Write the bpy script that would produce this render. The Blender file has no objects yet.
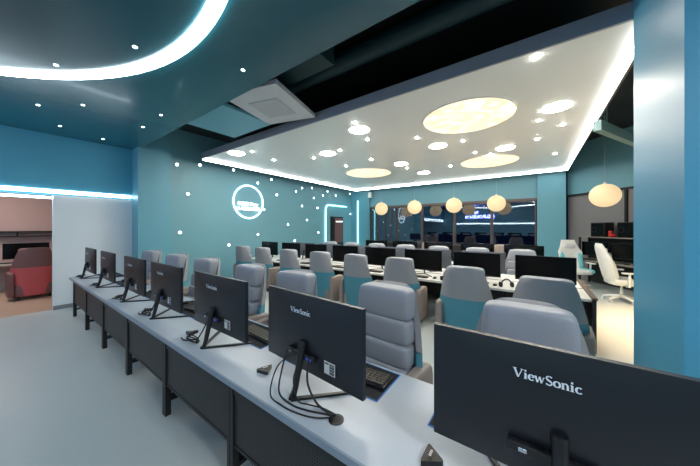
import bpy, bmesh, math, random
from mathutils import Vector, Matrix
random.seed(7)
PI = math.pi
C = bpy.context.scene.collection
SC = bpy.context.scene

# ------------------------------------------------------------------ camera, world, exposure
EYE = 1.66
cam_d = bpy.data.cameras.new('camera')
cam = bpy.data.objects.new('camera', cam_d); C.objects.link(cam)
cam_d.sensor_width = 36.0
cam_d.lens = 36.0*257.0/700.0
cam_d.shift_y = -6.0/700.0
cam_d.clip_start = 0.02
cam.location = (0, 0, EYE)
cam.rotation_euler = (PI/2, 0, math.radians(35.598))
SC.camera = cam
w = bpy.data.worlds.new('night'); SC.world = w; w.use_nodes = True
w.node_tree.nodes['Background'].inputs[0].default_value = (0.012, 0.03, 0.08, 1)
w.node_tree.nodes['Background'].inputs[1].default_value = 0.15
SC.view_settings.view_transform = 'Standard'
SC.view_settings.look = 'None'
SC.view_settings.exposure = 0.28
SC.view_settings.gamma = 1.0
SC.view_settings.use_curve_mapping = False

E_STRIP = 12.0     # led strips round the white ceiling panel
E_RING = 11.0      # big ring light in the teal ceiling
E_DISC = 62.0      # small round panel lights
E_BIG = 1.1        # big warm round lights
E_LAMP = .66      # globe lamps
E_STAR = 7.0
E_SPOT = 900.0

# ------------------------------------------------------------------ materials
def srgb(r, g, b):
    f = lambda v: (v/255/12.92) if v/255 <= 0.04045 else ((v/255+0.055)/1.055)**2.4
    return (f(r), f(g), f(b), 1)

def mat(name, col, rough=0.5, metal=0.0, noise=0.0, nscale=8.0, bump=0.0, bscale=60.0, coat=0.0, spec=0.5):
    m = bpy.data.materials.new(name); m.use_nodes = True
    nt = m.node_tree; b = nt.nodes['Principled BSDF']
    b.inputs['Base Color'].default_value = col
    b.inputs['Roughness'].default_value = rough
    b.inputs['Metallic'].default_value = metal
    b.inputs['Coat Weight'].default_value = coat
    b.inputs['Coat Roughness'].default_value = 0.08
    b.inputs['Specular IOR Level'].default_value = spec
    tc = nt.nodes.new('ShaderNodeTexCoord')
    if noise > 0:
        n = nt.nodes.new('ShaderNodeTexNoise'); n.inputs['Scale'].default_value = nscale
        n.inputs['Detail'].default_value = 5
        mp = nt.nodes.new('ShaderNodeMapRange')
        mp.inputs['To Min'].default_value = 1-noise; mp.inputs['To Max'].default_value = 1+noise
        mx = nt.nodes.new('ShaderNodeMix'); mx.data_type = 'RGBA'; mx.blend_type = 'MULTIPLY'
        mx.inputs[0].default_value = 1.0
        nt.links.new(tc.outputs['Object'], n.inputs['Vector'])
        nt.links.new(n.outputs['Fac'], mp.inputs['Value'])
        mx.inputs[6].default_value = col
        nt.links.new(mp.outputs[0], mx.inputs[7])
        nt.links.new(mx.outputs[2], b.inputs['Base Color'])
    if bump > 0:
        n2 = nt.nodes.new('ShaderNodeTexNoise'); n2.inputs['Scale'].default_value = bscale
        nt.links.new(tc.outputs['Object'], n2.inputs['Vector'])
        bp = nt.nodes.new('ShaderNodeBump'); bp.inputs['Strength'].default_value = bump
        bp.inputs['Distance'].default_value = 0.01
        nt.links.new(n2.outputs['Fac'], bp.inputs['Height'])
        nt.links.new(bp.outputs[0], b.inputs['Normal'])
    return m

def emit(name, col, strength):
    m = bpy.data.materials.new(name); m.use_nodes = True
    b = m.node_tree.nodes['Principled BSDF']
    b.inputs['Base Color'].default_value = (0.8, 0.8, 0.8, 1)
    b.inputs['Emission Color'].default_value = col
    b.inputs['Emission Strength'].default_value = strength
    return m

M = {}
M['floor'] = mat('floor_resin', srgb(182, 190, 190), 0.42, noise=0.05, nscale=1.2, bump=0.02, bscale=9)
M['floor_red'] = mat('floor_side', srgb(192, 166, 144), 0.4, noise=0.05, nscale=1.5)
M['teal'] = mat('teal_wall', srgb(112, 164, 178), 0.45, noise=0.03, nscale=1.5, bump=0.03, bscale=30)
M['teal_blue'] = mat('teal_blue_wall', srgb(76, 160, 188), 0.5, noise=0.03, nscale=1.5)
M['teal_col'] = mat('teal_gloss', srgb(74, 148, 180), 0.42, noise=0.03, nscale=1.5, coat=0.0, spec=0.35)
M['teal_pan'] = mat('teal_gloss_panel', srgb(104, 166, 184), 0.42, noise=0.03, nscale=1.5)
M['teal_ceil'] = mat('teal_ceiling', srgb(30, 92, 106), 0.26, noise=0.08, nscale=0.7, coat=0.15)
M['white_wall'] = mat('white_wall', srgb(228, 234, 238), 0.5, noise=0.02, nscale=2)
M['red_wall'] = mat('rosy_wall', srgb(196, 170, 166), 0.6, noise=0.02)
M['grey_wall'] = mat('grey_wall', srgb(128, 126, 128), 0.6, noise=0.04, nscale=2)
M['plenum'] = mat('plenum_black', srgb(16, 20, 22), 0.7, noise=0.1)
M['plenum_teal'] = mat('plenum_teal', srgb(12, 48, 54), 0.6, noise=0.1)
M['panel'] = mat('white_gloss_ceiling', srgb(243, 240, 236), 0.26, noise=0.02, nscale=0.8, spec=0.35)
M['fascia'] = mat('fascia_grey', srgb(150, 152, 160), 0.4, noise=0.05)
M['rim'] = mat('panel_rim', srgb(120, 112, 108), 0.5)
M['skirt'] = mat('skirting', srgb(130, 138, 142), 0.5)
M['wood_frame'] = mat('frame_brown', srgb(112, 100, 98), 0.5, noise=0.1)
M['frame'] = mat('window_metal', srgb(84, 76, 76), 0.4, metal=0.3)
M['dark_wall'] = mat('dark_sill_wall', srgb(34, 32, 34), 0.6)
M['desk'] = mat('desk_laminate', srgb(182, 190, 200), 0.36, noise=0.02, nscale=3)
M['desk_edge'] = mat('desk_edging', srgb(140, 152, 166), 0.4)
M['desk_white'] = mat('desk_white', srgb(214, 214, 210), 0.35, noise=0.02, nscale=3)
M['brown_edge'] = mat('desk_brown', srgb(92, 76, 64), 0.5, noise=0.15, nscale=6)
M['steel'] = mat('black_steel', srgb(34, 34, 37), 0.45, metal=0.2)
M['black'] = mat('black_plastic', srgb(22, 22, 25), 0.42, bump=0.05, bscale=200)
M['monback'] = mat('monitor_back', srgb(24, 27, 35), 0.38, noise=0.05, nscale=4, bump=0.03, bscale=250)
M['mongrey'] = mat('monitor_back_grey', srgb(92, 98, 108), 0.42)
M['screen'] = mat('screen_black', srgb(7, 7, 8), 0.2, spec=0.2)
M['white'] = mat('white_plastic', srgb(222, 222, 218), 0.4)
M['logo'] = mat('logo_white', srgb(236, 242, 250), 0.5)
M['chrome'] = mat('chrome', srgb(200, 205, 215), 0.15, metal=1.0)
M['blue_edge'] = mat('mat_edge_blue', srgb(52, 128, 205), 0.6)
M['blue_port'] = mat('port_blue', srgb(70, 100, 220), 0.4)
M['matcloth'] = mat('mat_cloth', srgb(26, 27, 32), 0.8, bump=0.1, bscale=300)
M['key'] = mat('key_black', srgb(36, 36, 40), 0.5)
M['keybrown'] = mat('key_face', srgb(72, 66, 60), 0.55)
M['leather'] = mat('grey_leather', srgb(150, 154, 164), 0.45, noise=0.04, nscale=5, bump=0.08, bscale=60)
M['leather_back'] = mat('grey_fabric_back', srgb(146, 146, 150), 0.6, noise=0.04, nscale=5, bump=0.1, bscale=150)
M['felt'] = mat('teal_felt', srgb(74, 138, 156), 0.75, noise=0.06, nscale=6, bump=0.1, bscale=150)
M['taupe'] = mat('taupe_leather', srgb(142, 130, 124), 0.5, noise=0.05, nscale=5, bump=0.06, bscale=60)
M['brownl'] = mat('brown_leather', srgb(112, 74, 72), 0.5, noise=0.05, nscale=5)
M['red'] = mat('red_felt', srgb(196, 88, 90), 0.7, noise=0.05, nscale=6)
M['maroon'] = mat('maroon_leather', srgb(120, 84, 84), 0.5, noise=0.05, nscale=5)
M['aqua'] = mat('aqua_leather', srgb(110, 190, 200), 0.5)
M['acwhite'] = mat('ac_white', srgb(206, 204, 208), 0.5)
M['acgrey'] = mat('ac_grille', srgb(188, 187, 192), 0.6)
M['duct'] = mat('duct_teal', srgb(70, 116, 116), 0.5, noise=0.1)
M['beam'] = mat('beam_grey', srgb(104, 132, 132), 0.5, noise=0.15, nscale=5)
M['redplastic'] = mat('red_plastic', srgb(190, 40, 34), 0.4)
M['rubber'] = mat('rubber', srgb(30, 30, 30), 0.7)
M['shelf_dark'] = mat('shelf_taupe', srgb(128, 120, 114), 0.5)
M['shelf'] = mat('shelf_light', srgb(190, 184, 176), 0.5)
M['strip'] = emit('led_strip', (0.93, 0.99, 1.0, 1), E_STRIP)
M['ring'] = emit('led_ring', (0.90, 0.99, 1.0, 1), E_RING)
M['wallstrip'] = emit('led_wall_strip', (0.78, 0.93, 1.0, 1), 7.0)
M['disc'] = emit('round_light', (1.0, 0.93, 0.80, 1), E_DISC)
M['lampglow'] = emit('globe_glow', (1.0, 0.74, 0.42, 1), E_LAMP)
M['lampglow'].node_tree.nodes['Principled BSDF'].inputs['Base Color'].default_value = (.35, .28, .17, 1)
M['star'] = emit('star_glow', (0.80, 0.96, 1.0, 1), E_STAR)
M['spot'] = emit('spot_glow', (1.0, 0.95, 0.86, 1), E_SPOT)
M['neon'] = emit('neon_white', (0.72, 0.95, 1.0, 1), 2.2)
M['neon_teal'] = emit('neon_teal', (0.35, 0.95, 1.0, 1), 2.6)
M['neontext'] = emit('neon_lettering', (0.86, 0.93, 1.0, 1), 1.6)
M['blueneon'] = emit('neon_blue', (0.30, 0.33, 1.0, 1), 22.0)
M['blackglow'] = emit('red_glow', (1.0, 0.10, 0.14, 1), 0.35)

# warm big lights: swirled, cloudy face
m = emit('cloudy_warm_light', (1, 0.8, 0.5, 1), E_BIG); M['big'] = m
nt = m.node_tree; tc = nt.nodes.new('ShaderNodeTexCoord'); nz = nt.nodes.new('ShaderNodeTexNoise')
nz.inputs['Scale'].default_value = 2.6; nz.inputs['Detail'].default_value = 3; nz.inputs['Distortion'].default_value = 2.0
cr = nt.nodes.new('ShaderNodeValToRGB')
cr.color_ramp.elements[0].position = 0.36; cr.color_ramp.elements[0].color = (0.80, 0.50, 0.20, 1)
cr.color_ramp.elements[1].position = 0.66; cr.color_ramp.elements[1].color = (1.0, 0.90, 0.62, 1)
nt.links.new(tc.outputs['Object'], nz.inputs['Vector']); nt.links.new(nz.outputs['Fac'], cr.inputs[0])
nt.links.new(cr.outputs[0], nt.nodes['Principled BSDF'].inputs['Emission Color'])

# perforated steel sheet
m = mat('perforated_steel', srgb(40, 39, 42), 0.5, metal=0.2); M['mesh'] = m
nt = m.node_tree; tc = nt.nodes['Texture Coordinate']; b = nt.nodes['Principled BSDF']
mp = nt.nodes.new('ShaderNodeMapping'); mp.inputs['Scale'].default_value = (62, 62, 62)
vo = nt.nodes.new('ShaderNodeTexVoronoi'); vo.inputs['Scale'].default_value = 1.0; vo.inputs['Randomness'].default_value = 0.0
vo.voronoi_dimensions = '2D'
sx = nt.nodes.new('ShaderNodeSeparateXYZ'); cb = nt.nodes.new('ShaderNodeCombineXYZ')
nt.links.new(tc.outputs['Object'], mp.inputs[0]); nt.links.new(mp.outputs[0], sx.inputs[0])
nt.links.new(sx.outputs['X'], cb.inputs['X']); nt.links.new(sx.outputs['Z'], cb.inputs['Y'])
nt.links.new(cb.outputs[0], vo.inputs['Vector'])
cr = nt.nodes.new('ShaderNodeValToRGB')
cr.color_ramp.elements[0].position = 0.30; cr.color_ramp.elements[0].color = srgb(10, 10, 11)
cr.color_ramp.elements[1].position = 0.38; cr.color_ramp.elements[1].color = srgb(62, 59, 60)
nt.links.new(vo.outputs['Distance'], cr.inputs[0]); nt.links.new(cr.outputs[0], b.inputs['Base Color'])

# night window glass
m = mat('night_glass', (0.02, 0.035, 0.08, 1), 0.02); M['glass'] = m
b = m.node_tree.nodes['Principled BSDF']
b.inputs['Base Color'].default_value = (0.45, 0.55, 0.8, 1)
b.inputs['Transmission Weight'].default_value = 1.0
b.inputs['IOR'].default_value = 2.2

# ------------------------------------------------------------------ mesh helpers
def obj(name, bm, m, parent=None, smooth=False, loc=None, rot=None):
    me = bpy.data.meshes.new(name); 
    bmesh.ops.recalc_face_normals(bm, faces=bm.faces[:])
    bm.to_mesh(me); bm.free()
    for mm in (m if isinstance(m, (list, tuple)) else [m]): me.materials.append(M[mm])
    if smooth:
        for p in me.polygons: p.use_smooth = True
        try: me.set_sharp_from_angle(angle=math.radians(42))
        except Exception: pass
    o = bpy.data.objects.new(name, me); C.objects.link(o)
    if parent: o.parent = parent
    if loc: o.location = loc
    if rot: o.rotation_euler = rot
    return o

def tag(o, label, cat, group=None, kind=None):
    o['label'] = label; o['category'] = cat
    if group: o['group'] = group
    if kind: o['kind'] = kind
    return o

def thing(name, label, cat, loc=(0, 0, 0), rz=0, group=None):
    o = bpy.data.objects.new(name, None); C.objects.link(o)
    o.empty_display_size = 0.1
    o.location = loc; o.rotation_euler = (0, 0, rz)
    return tag(o, label, cat, group)

def struct(name, bm, m, label, cat, **k):
    o = obj(name, bm, m, **k); o['kind'] = 'structure'; o['label'] = label; o['category'] = cat
    return o

def copy_tree(o, parent=None):
    c = o.copy(); C.objects.link(c)
    if parent: c.parent = parent
    for ch in [x for x in KIDS.get(o.name, [])]:
        copy_tree(ch, c)
    return c
KIDS = {}
def index_kids():
    KIDS.clear()
    for x in bpy.data.objects:
        if x.parent: KIDS.setdefault(x.parent.name, []).append(x)

def box(bm, x0, x1, y0, y1, z0, z1, bev=0.0, mi=0):
    r = bmesh.ops.create_cube(bm, size=1.0)
    vs = r['verts']
    for v in vs:
        v.co = Vector(((x0+x1)/2+v.co.x*(x1-x0), (y0+y1)/2+v.co.y*(y1-y0), (z0+z1)/2+v.co.z*(z1-z0)))
    fs = set(f for v in vs for f in v.link_faces)
    for f in fs: f.material_index = mi
    if bev > 0:
        es = list(set(e for v in vs for e in v.link_edges))
        bmesh.ops.bevel(bm, geom=es, offset=bev, segments=2, affect='EDGES', profile=0.5)
    return bm

def bx(*a, **k): return box(bmesh.new(), *a, **k)

def prism(bm, pts, z0, z1):
    lo = [bm.verts.new((x, y, z0)) for x, y in pts]; hi = [bm.verts.new((x, y, z1)) for x, y in pts]
    n = len(pts)
    bm.faces.new(lo[::-1]); bm.faces.new(hi)
    for i in range(n): bm.faces.new((lo[i], lo[(i+1) % n], hi[(i+1) % n], hi[i]))
    return bm

def xzprism(bm, pts, y0, y1):
    lo = [bm.verts.new((x, y0, z)) for x, z in pts]; hi = [bm.verts.new((x, y1, z)) for x, z in pts]
    n = len(pts)
    bm.faces.new(lo[::-1]); bm.faces.new(hi)
    for i in range(n): bm.faces.new((lo[i], lo[(i+1) % n], hi[(i+1) % n], hi[i]))
    return bm

def tube(bm, pts, r, n=8, closed=False):
    pts = [Vector(p) for p in pts]; N = len(pts); rings = []
    rr = r if isinstance(r, (list, tuple)) else [r]*N
    up = None
    for i, p in enumerate(pts):
        a = pts[(i-1) % N] if (closed or i > 0) else pts[i]
        b = pts[(i+1) % N] if (closed or i < N-1) else pts[i]
        t = (b-a).normalized()
        if up is None: up = Vector((0, 0, 1)) if abs(t.z) < 0.9 else Vector((0, 1, 0))
        s = t.cross(up)
        if s.length < 1e-5: s = t.cross(Vector((1, 0, 0)))
        s.normalize(); u = s.cross(t).normalized(); up = u
        rings.append([bm.verts.new(p + (s*math.cos(2*PI*k/n) + u*math.sin(2*PI*k/n))*rr[i]) for k in range(n)])
    M_ = N if closed else N-1
    for i in range(M_):
        A, B = rings[i], rings[(i+1) % N]
        for k in range(n): bm.faces.new((A[k], A[(k+1) % n], B[(k+1) % n], B[k]))
    if not closed: bm.faces.new(rings[0][::-1]); bm.faces.new(rings[-1])
    return bm

def lathe(bm, prof, n=24, c=(0, 0, 0)):
    rings = []
    for r, z in prof:
        if r < 1e-5: rings.append([bm.verts.new((c[0], c[1], c[2]+z))])
        else: rings.append([bm.verts.new((c[0]+r*math.cos(2*PI*k/n), c[1]+r*math.sin(2*PI*k/n), c[2]+z)) for k in range(n)])
    for A, B in zip(rings, rings[1:]):
        for k in range(n):
            q = [A[k % len(A)], A[(k+1) % len(A)], B[(k+1) % len(B)], B[k % len(B)]]
            u = []
            for v in q:
                if v not in u: u.append(v)
            if len(u) >= 3: bm.faces.new(u)
    for R in (rings[0], rings[-1]):
        if len(R) > 2: bm.faces.new(R)
    return bm

def sell(bm, c, s, e1=0.45, e2=0.45, nu=20, nv=12, fn=None):
    """rounded cushion: superellipsoid centred on c, half sizes s"""
    P = lambda x, e: math.copysign(abs(x)**e, x)
    rows = []
    for j in range(nv+1):
        t = -PI/2 + PI*j/nv; row = []
        for i in range(nu):
            u = 2*PI*i/nu
            v = Vector((s[0]*P(math.cos(t), e1)*P(math.cos(u), e2), s[1]*P(math.cos(t), e1)*P(math.sin(u), e2), s[2]*P(math.sin(t), e1)))
            v += Vector(c)
            if fn: v = fn(v)
            row.append(v)
        rows.append(row)
    R = [[bm.verts.new(sum(rows[0], Vector())/nu)]] + [[bm.verts.new(v) for v in r] for r in rows[1:-1]] + [[bm.verts.new(sum(rows[-1], Vector())/nu)]]
    for A, B in zip(R, R[1:]):
        for k in range(nu):
            u = []
            for v in (A[k % len(A)], A[(k+1) % nu % len(A)], B[(k+1) % nu % len(B)], B[k % len(B)]):
                if v not in u: u.append(v)
            if len(u) >= 3: bm.faces.new(u)
    return bm

def lerp_tab(tab, z):
    if z <= tab[0][0]: return tab[0][1]
    for (a, va), (b, vb) in zip(tab, tab[1:]):
        if z <= b: 
            t = (z-a)/(b-a); return va+(vb-va)*t
    return tab[-1][1]

def text_bm(body, size, depth=0.004, bold=0.0):
    cu = bpy.data.curves.new('txt', 'FONT'); cu.body = body; cu.size = size; cu.extrude = depth
    cu.align_x = 'CENTER'; cu.align_y = 'CENTER'; cu.offset = bold
    o = bpy.data.objects.new('txt', cu); C.objects.link(o)
    dg = bpy.context.evaluated_depsgraph_get(); dg.update()
    me = bpy.data.meshes.new_from_object(o.evaluated_get(dg))
    bm = bmesh.new(); bm.from_mesh(me)
    bpy.data.objects.remove(o); bpy.data.meshes.remove(me); bpy.data.curves.remove(cu)
    return bm

ORD = ['first', 'second', 'third', 'fourth', 'fifth', 'sixth', 'seventh', 'eighth', 'ninth']

# ------------------------------------------------------------------ the room
CZ, PZ = 3.5, 3.52                      # teal ceiling, white panel
XL, XS, YJ, YB = -7.8, -7.8, 1.96, 11.1
struct('floor', bx(XL-.07, 4.2, -5.6, 12.2, -.1, 0), 'floor', 'pale grey poured resin floor of the room', 'floor')
struct('floor_side', bx(-11.4, XL-.07, -5.6, YJ+.1, -.1, 0), 'floor_red', 'warm beige floor of the side room at left', 'floor')
# left wall with the wide opening into the side room
bm = bx(XL-.14, XL, .72, YJ+.14, 0, 2.30)
struct('wall_left', bm, 'white_wall', 'pale grey white wall panel beside the opening at left', 'wall')
struct('wall_left_upper', bx(XL-.14, XL, -5.6, YJ+.14, 2.30, CZ+.4), 'teal_blue', 'deep teal wall band above the white strip light at left', 'wall')
struct('trim_1', bx(XL-.005, XL+.02, -5.5, YJ-.02, 2.335, 2.405), 'wallstrip', 'long white light strip along the left wall above the opening', 'strip light')
struct('trim_2', bx(XL-.06, XL-.0, -5.5, .72, 2.225, 2.265), 'wallstrip', 'short white light strip in the top of the opening at left', 'strip light')
struct('baseboard_left', bx(XL, XL+.012, .72, YJ, 0, .08), 'skirt', 'grey skirting below the white wall panel at left', 'skirting')
struct('wall_pillar', bx(XL-.1, -7.37, YJ, 2.61, 0, 4.3), 'teal_pan', 'light teal pillar between the white wall panel and the star wall', 'pillar')
struct('wall_star', bx(XS-.14, XS, 2.61, YB+.14, 0, 4.3), 'teal', 'long teal wall dotted with star lights', 'wall')
# portal in the star wall (shallow lit niche with dark doorway)
struct('door_1', bx(XS-.02, XS+.012, 9.30, 10.28, 0, 2.16), 'black', 'dark doorway framed in the star wall near the far corner', 'door')
o = bpy.data.objects['door_1']
obj('door_panel', bx(XS+.012, XS+.02, 9.62, 10.24, .9, 2.1), 'maroon', o)
obj('sign_light', bx(XS+.02, XS+.026, 9.7, 10.22, 1.90, 1.95), 'neontext', o)
# back wall
CX0, CX1, PX = .09, .855, -6.70
struct('wall_back_header', bx(XS, CX1, YB, YB+.14, 2.68, 4.3), 'teal', 'teal wall band above the back windows', 'wall')
struct('wall_back_sill', bx(XS, CX1, YB, YB+.14, 0, .90), 'dark_wall', 'dark low wall below the back windows', 'wall')
struct('wall_back_pilaster', bx(XS, PX, YB-.1, YB, 0, 4.3), 'teal_pan', 'bright teal pilaster in the far left corner', 'wall')
struct('wall_back_column', bx(CX0, CX1, YB-.12, YB+.8, 0, 4.3), 'teal_pan', 'teal square column right of the back windows', 'column')
struct('trim_3', bx(PX, CX0, YB-.03, YB, 2.60, 2.68), 'wood_frame', 'brown rail along the top of the back windows', 'rail')
struct('baseboard_back', bx(PX, CX0, YB-.015, YB, 0, .08), 'skirt', 'skirting along the back wall', 'skirting')
# windows
WX = [-6.68, -5.25, -4.02, -2.66, -1.31, .07]
for k in range(5):
    a, b = WX[k], WX[k+1]
    bm = bmesh.new()
    box(bm, a, a+.05, YB, YB+.1, .90, 2.68); box(bm, b-.05, b, YB, YB+.1, .90, 2.68)
    box(bm, a+.05, b-.05, YB, YB+.1, .90, .98); box(bm, a+.05, b-.05, YB, YB+.1, 2.56, 2.68)
    wn = struct('window_%d' % (k+1), bm, 'frame', ['leftmost window of the back wall, beside the pilaster', 'second back window from the left', 'middle window of the back wall',
        'second back window from the right', 'rightmost back window, beside the teal column'][k], 'window')
    obj('window_pane', bx(a+.05, b-.05, YB+.045, YB+.055, .98, 2.56), 'glass', wn)
    if k == 0:
        bm = bmesh.new()
        for xx in (a+.40, a+.80, a+1.12): box(bm, xx, xx+.04, YB+.01, YB+.045, .98, 2.56)
        obj('window_mullion', bm, 'frame', wn)
# angled wall of the right bay
D = Vector((.62, -.78, 0)).normalized(); Nn = Vector((.78, .62, 0)).normalized()
W0 = Vector((2.39, 9.39, 0))
def rot_slab(name, s0, s1, n0, n1, z0, z1, m, label, cat):
    bm = bmesh.new(); p = lambda s, n: (W0 + D*s + Nn*n).to_2d()
    prism(bm, [p(s0, n0), p(s1, n0), p(s1, n1), p(s0, n1)], z0, z1)
    return struct(name, bm, m, label, cat)
rot_slab('wall_right_bay', -2.35, 3.2, 0, .14, 0, 2.66, 'grey_wall', 'grey slanting wall behind the right bay', 'wall')
rot_slab('wall_right_bay_header', -2.35, 3.2, -.02, .14, 2.72, 4.3, 'teal', 'dark teal band above the grey slanting wall', 'wall')
rot_slab('trim_4', -2.35, 3.2, -.05, .14, 2.66, 2.72, 'steel', 'black rail along the top of the grey slanting wall', 'rail')
rot_slab('trim_5', -.62, -.57, -.06, 0, 1.45, 2.66, 'steel', 'black upright below the rail on the grey slanting wall', 'rail')
# near column
struct('wall_column', bx(.70, 1.40, 2.31, 3.23, 0, 4.3), 'teal_col', 'big glossy teal column in the right foreground', 'column')
# unseen back half of the room (shows only in reflections)
struct('wall_rear', bx(-11.5, 4.3, -5.74, -5.6, 0, 4.3), 'teal', 'teal wall behind the viewer', 'wall')
struct('wall_right', bx(4.0, 4.14, -5.6, 7.6, 0, 4.3), 'teal', 'teal wall at the far right', 'wall')
struct('trim_6', bx(-6.5, 3.5, -5.6, -5.57, 1.95, 2.03), 'wallstrip', 'white strip light along the wall behind the viewer', 'strip light')
# side room
struct('wall_side_back', bx(-11.5, -11.36, -5.6, YJ+.2, 0, 3.0), 'red_wall', 'rosy back wall of the side room', 'wall')
struct('wall_side_end', bx(-11.4, XL-.14, YJ+.1, YJ+.24, 0, 3.0), 'red_wall', 'rosy end wall of the side room', 'wall')
struct('ceiling_side', bx(-11.4, XL-.14, -5.6, YJ+.1, 2.9, 3.0), 'white_wall', 'ceiling of the side room', 'ceiling')
# ceilings
struct('ceiling_teal', bx(XL, 4.1, -5.6, 2.03, CZ, CZ+.05), 'teal_ceil', 'glossy dark teal ceiling over the desk in the foreground', 'ceiling')
struct('ceiling_void', bx(XL, 4.1, 1.9, 12.1, 4.3, 4.4), 'plenum', 'black open ceiling void between the teal and the white ceilings', 'ceiling')
P0, P1, Q0, Q1 = -7.34, .89, 3.35, 10.74
struct('ceiling_white', bx(P0+.02, P1-.02, Q0, Q1-.02, PZ, PZ+.12), 'panel', 'glossy white dropped ceiling panel with round lights', 'ceiling')
struct('trim_7', bx(P0, P1, Q0-.03, Q0, PZ-.01, PZ+.15), 'fascia', 'grey front edge of the white ceiling panel', 'panel edge')
bm = bmesh.new()
box(bm, P0-.01, P0+.02, Q0, Q1, PZ-.05, PZ+.2); box(bm, P1-.02, P1+.01, Q0, Q1, PZ-.05, PZ+.2); box(bm, P0+.02, P1-.02, Q1-.02, Q1+.01, PZ-.05, PZ+.2)
struct('trim_8', bm, 'rim', 'grey rim round the lit sides of the white ceiling panel', 'panel edge')
struct('trim_9', bx(P0+.02, P0+.06, Q0+.01, Q1-.08, PZ-.045, PZ-.005), 'strip', 'white light strip along the left edge of the ceiling panel', 'strip light')
struct('trim_10', bx(P1-.06, P1-.02, Q0+.01, Q1-.08, PZ-.045, PZ-.005), 'strip', 'white light strip along the right edge of the ceiling panel', 'strip light')
struct('trim_11', bx(P0+.02, P1-.02, Q1-.06, Q1-.02, PZ-.045, PZ-.005), 'strip', 'white light strip along the back edge of the ceiling panel', 'strip light')

# ------------------------------------------------------------------ ceiling fittings
def annulus(bm, c, r0, r1, z0, z1, n=96):
    R = []
    for r, z in ((r0, z0), (r1, z0), (r1, z1), (r0, z1)):
        R.append([bm.verts.new((c[0]+r*math.cos(2*PI*k/n), c[1]+r*math.sin(2*PI*k/n), z)) for k in range(n)])
    for i in range(4):
        A, B = R[i], R[(i+1) % 4]
        for k in range(n): bm.faces.new((A[k], A[(k+1) % n], B[(k+1) % n], B[k]))
    return bm
tag(obj('ring_light', annulus(bmesh.new(), (-2.75, -2.0), 3.08, 3.195, CZ-.025, CZ-.002), 'ring', smooth=True),
    'huge white ring of light set in the dark teal ceiling', 'ceiling light')

BIG = [(-.93, 4.72, .73, 'largest-looking warm cloudy round light in the middle of the white ceiling'),
       (-4.64, 7.57, .78, 'warm round light far left on the white ceiling near the star wall'),
       (-1.05, 8.23, .74, 'warm wide round light at the back of the white ceiling')]
for x, y, r, lab in BIG:
    t = thing('round_ceiling_light', lab, 'ceiling light', (x, y, PZ), 0, 'big warm round lights in the white ceiling')
    obj('diffuser', lathe(bmesh.new(), [(0, -.012), (r*.8, -.012), (r-.02, -.008), (r-.02, 0)], 56), 'big', t, smooth=True)
    obj('light_rim', annulus(bmesh.new(), (0, 0), r-.018, r, -.016, 0), 'white', t, smooth=True)
DISC = [(.22, 3.90, 'small round white light near the right edge of the ceiling panel'),
        (-2.08, 3.14, 'small round white light nearest the grey front edge of the panel'),
        (-1.37, 4.56, 'small round white light behind the large cloudy one, on its left'),
        (-3.24, 3.79, 'small round white light left on the panel, in front of the far left warm one'),
        (-.42, 5.38, 'small round white light just before the back warm round light'),
        (-2.44, 5.38, 'small round white light right of the far left warm one'),
        (-4.66, 2.75, 'small round white light in the front left tip of the panel'),
        (-2.35, 6.6, 'small round white light close to the back edge of the panel')]
for x, y, lab in DISC:
    x, y = x*1.31, y*1.31
    tag(obj('ceiling_disc_light', lathe(bmesh.new(), [(0, -.01), (.175, -.01), (.185, -.006), (.185, 0)], 32), 'disc', loc=(x, y, PZ)), lab, 'ceiling light', 'small round lights in the white ceiling')
from_px = lambda x, y, z: None
F_ = 257.; th = math.radians(35.598); s_, c_ = math.sin(th), math.cos(th)
SPOT = [(536, 57), (366, 107), (355, 122.5), (367.5, 139.5), (417, 138), (371.5, 159.5), (340, 150.3), (314, 158), (284.5, 132), (538.5, 120.5), (563, 124.5),
        (537, 139), (463, 141), (475, 152.5), (490, 154), (555, 153.5), (450.5, 166), (346, 166), (252, 151.5), (235, 146.5), (407, 168), (274, 160)]
for px, py in SPOT:
    a = (px-350)/F_; b = (227-py)/F_; k = (PZ-EYE)/b
    x, y = (-s_+a*c_)*k, (c_+a*s_)*k
    if not (P0+.15 < x < P1-.12 and Q0+.05 < y < Q1-.15): continue
    tag(obj('ceiling_spot', lathe(bmesh.new(), [(0, -.006), (.018, -.006), (.026, 0)], 16), 'spot', loc=(x, y, PZ)),
        'tiny bright spotlight point in the white ceiling panel', 'spotlight', 'tiny spotlights in the white ceiling')
for px, py in [(135, 47), (56, 65), (38, 105), (83, 105), (60, 126), (103, 139), (143, 127), (161, 115), (243, 70)]:
    a = (px-350)/F_; b = (227-py)/F_; k = (CZ-EYE)/b
    x, y = (-s_+a*c_)*k, (c_+a*s_)*k
    tag(obj('ceiling_star', lathe(bmesh.new(), [(0, -.006), (.017, -.006), (.022, 0)], 16), 'star', loc=(x, y, CZ)),
        'tiny white star light in the dark teal ceiling', 'spotlight', 'star lights in the teal ceiling')
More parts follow.
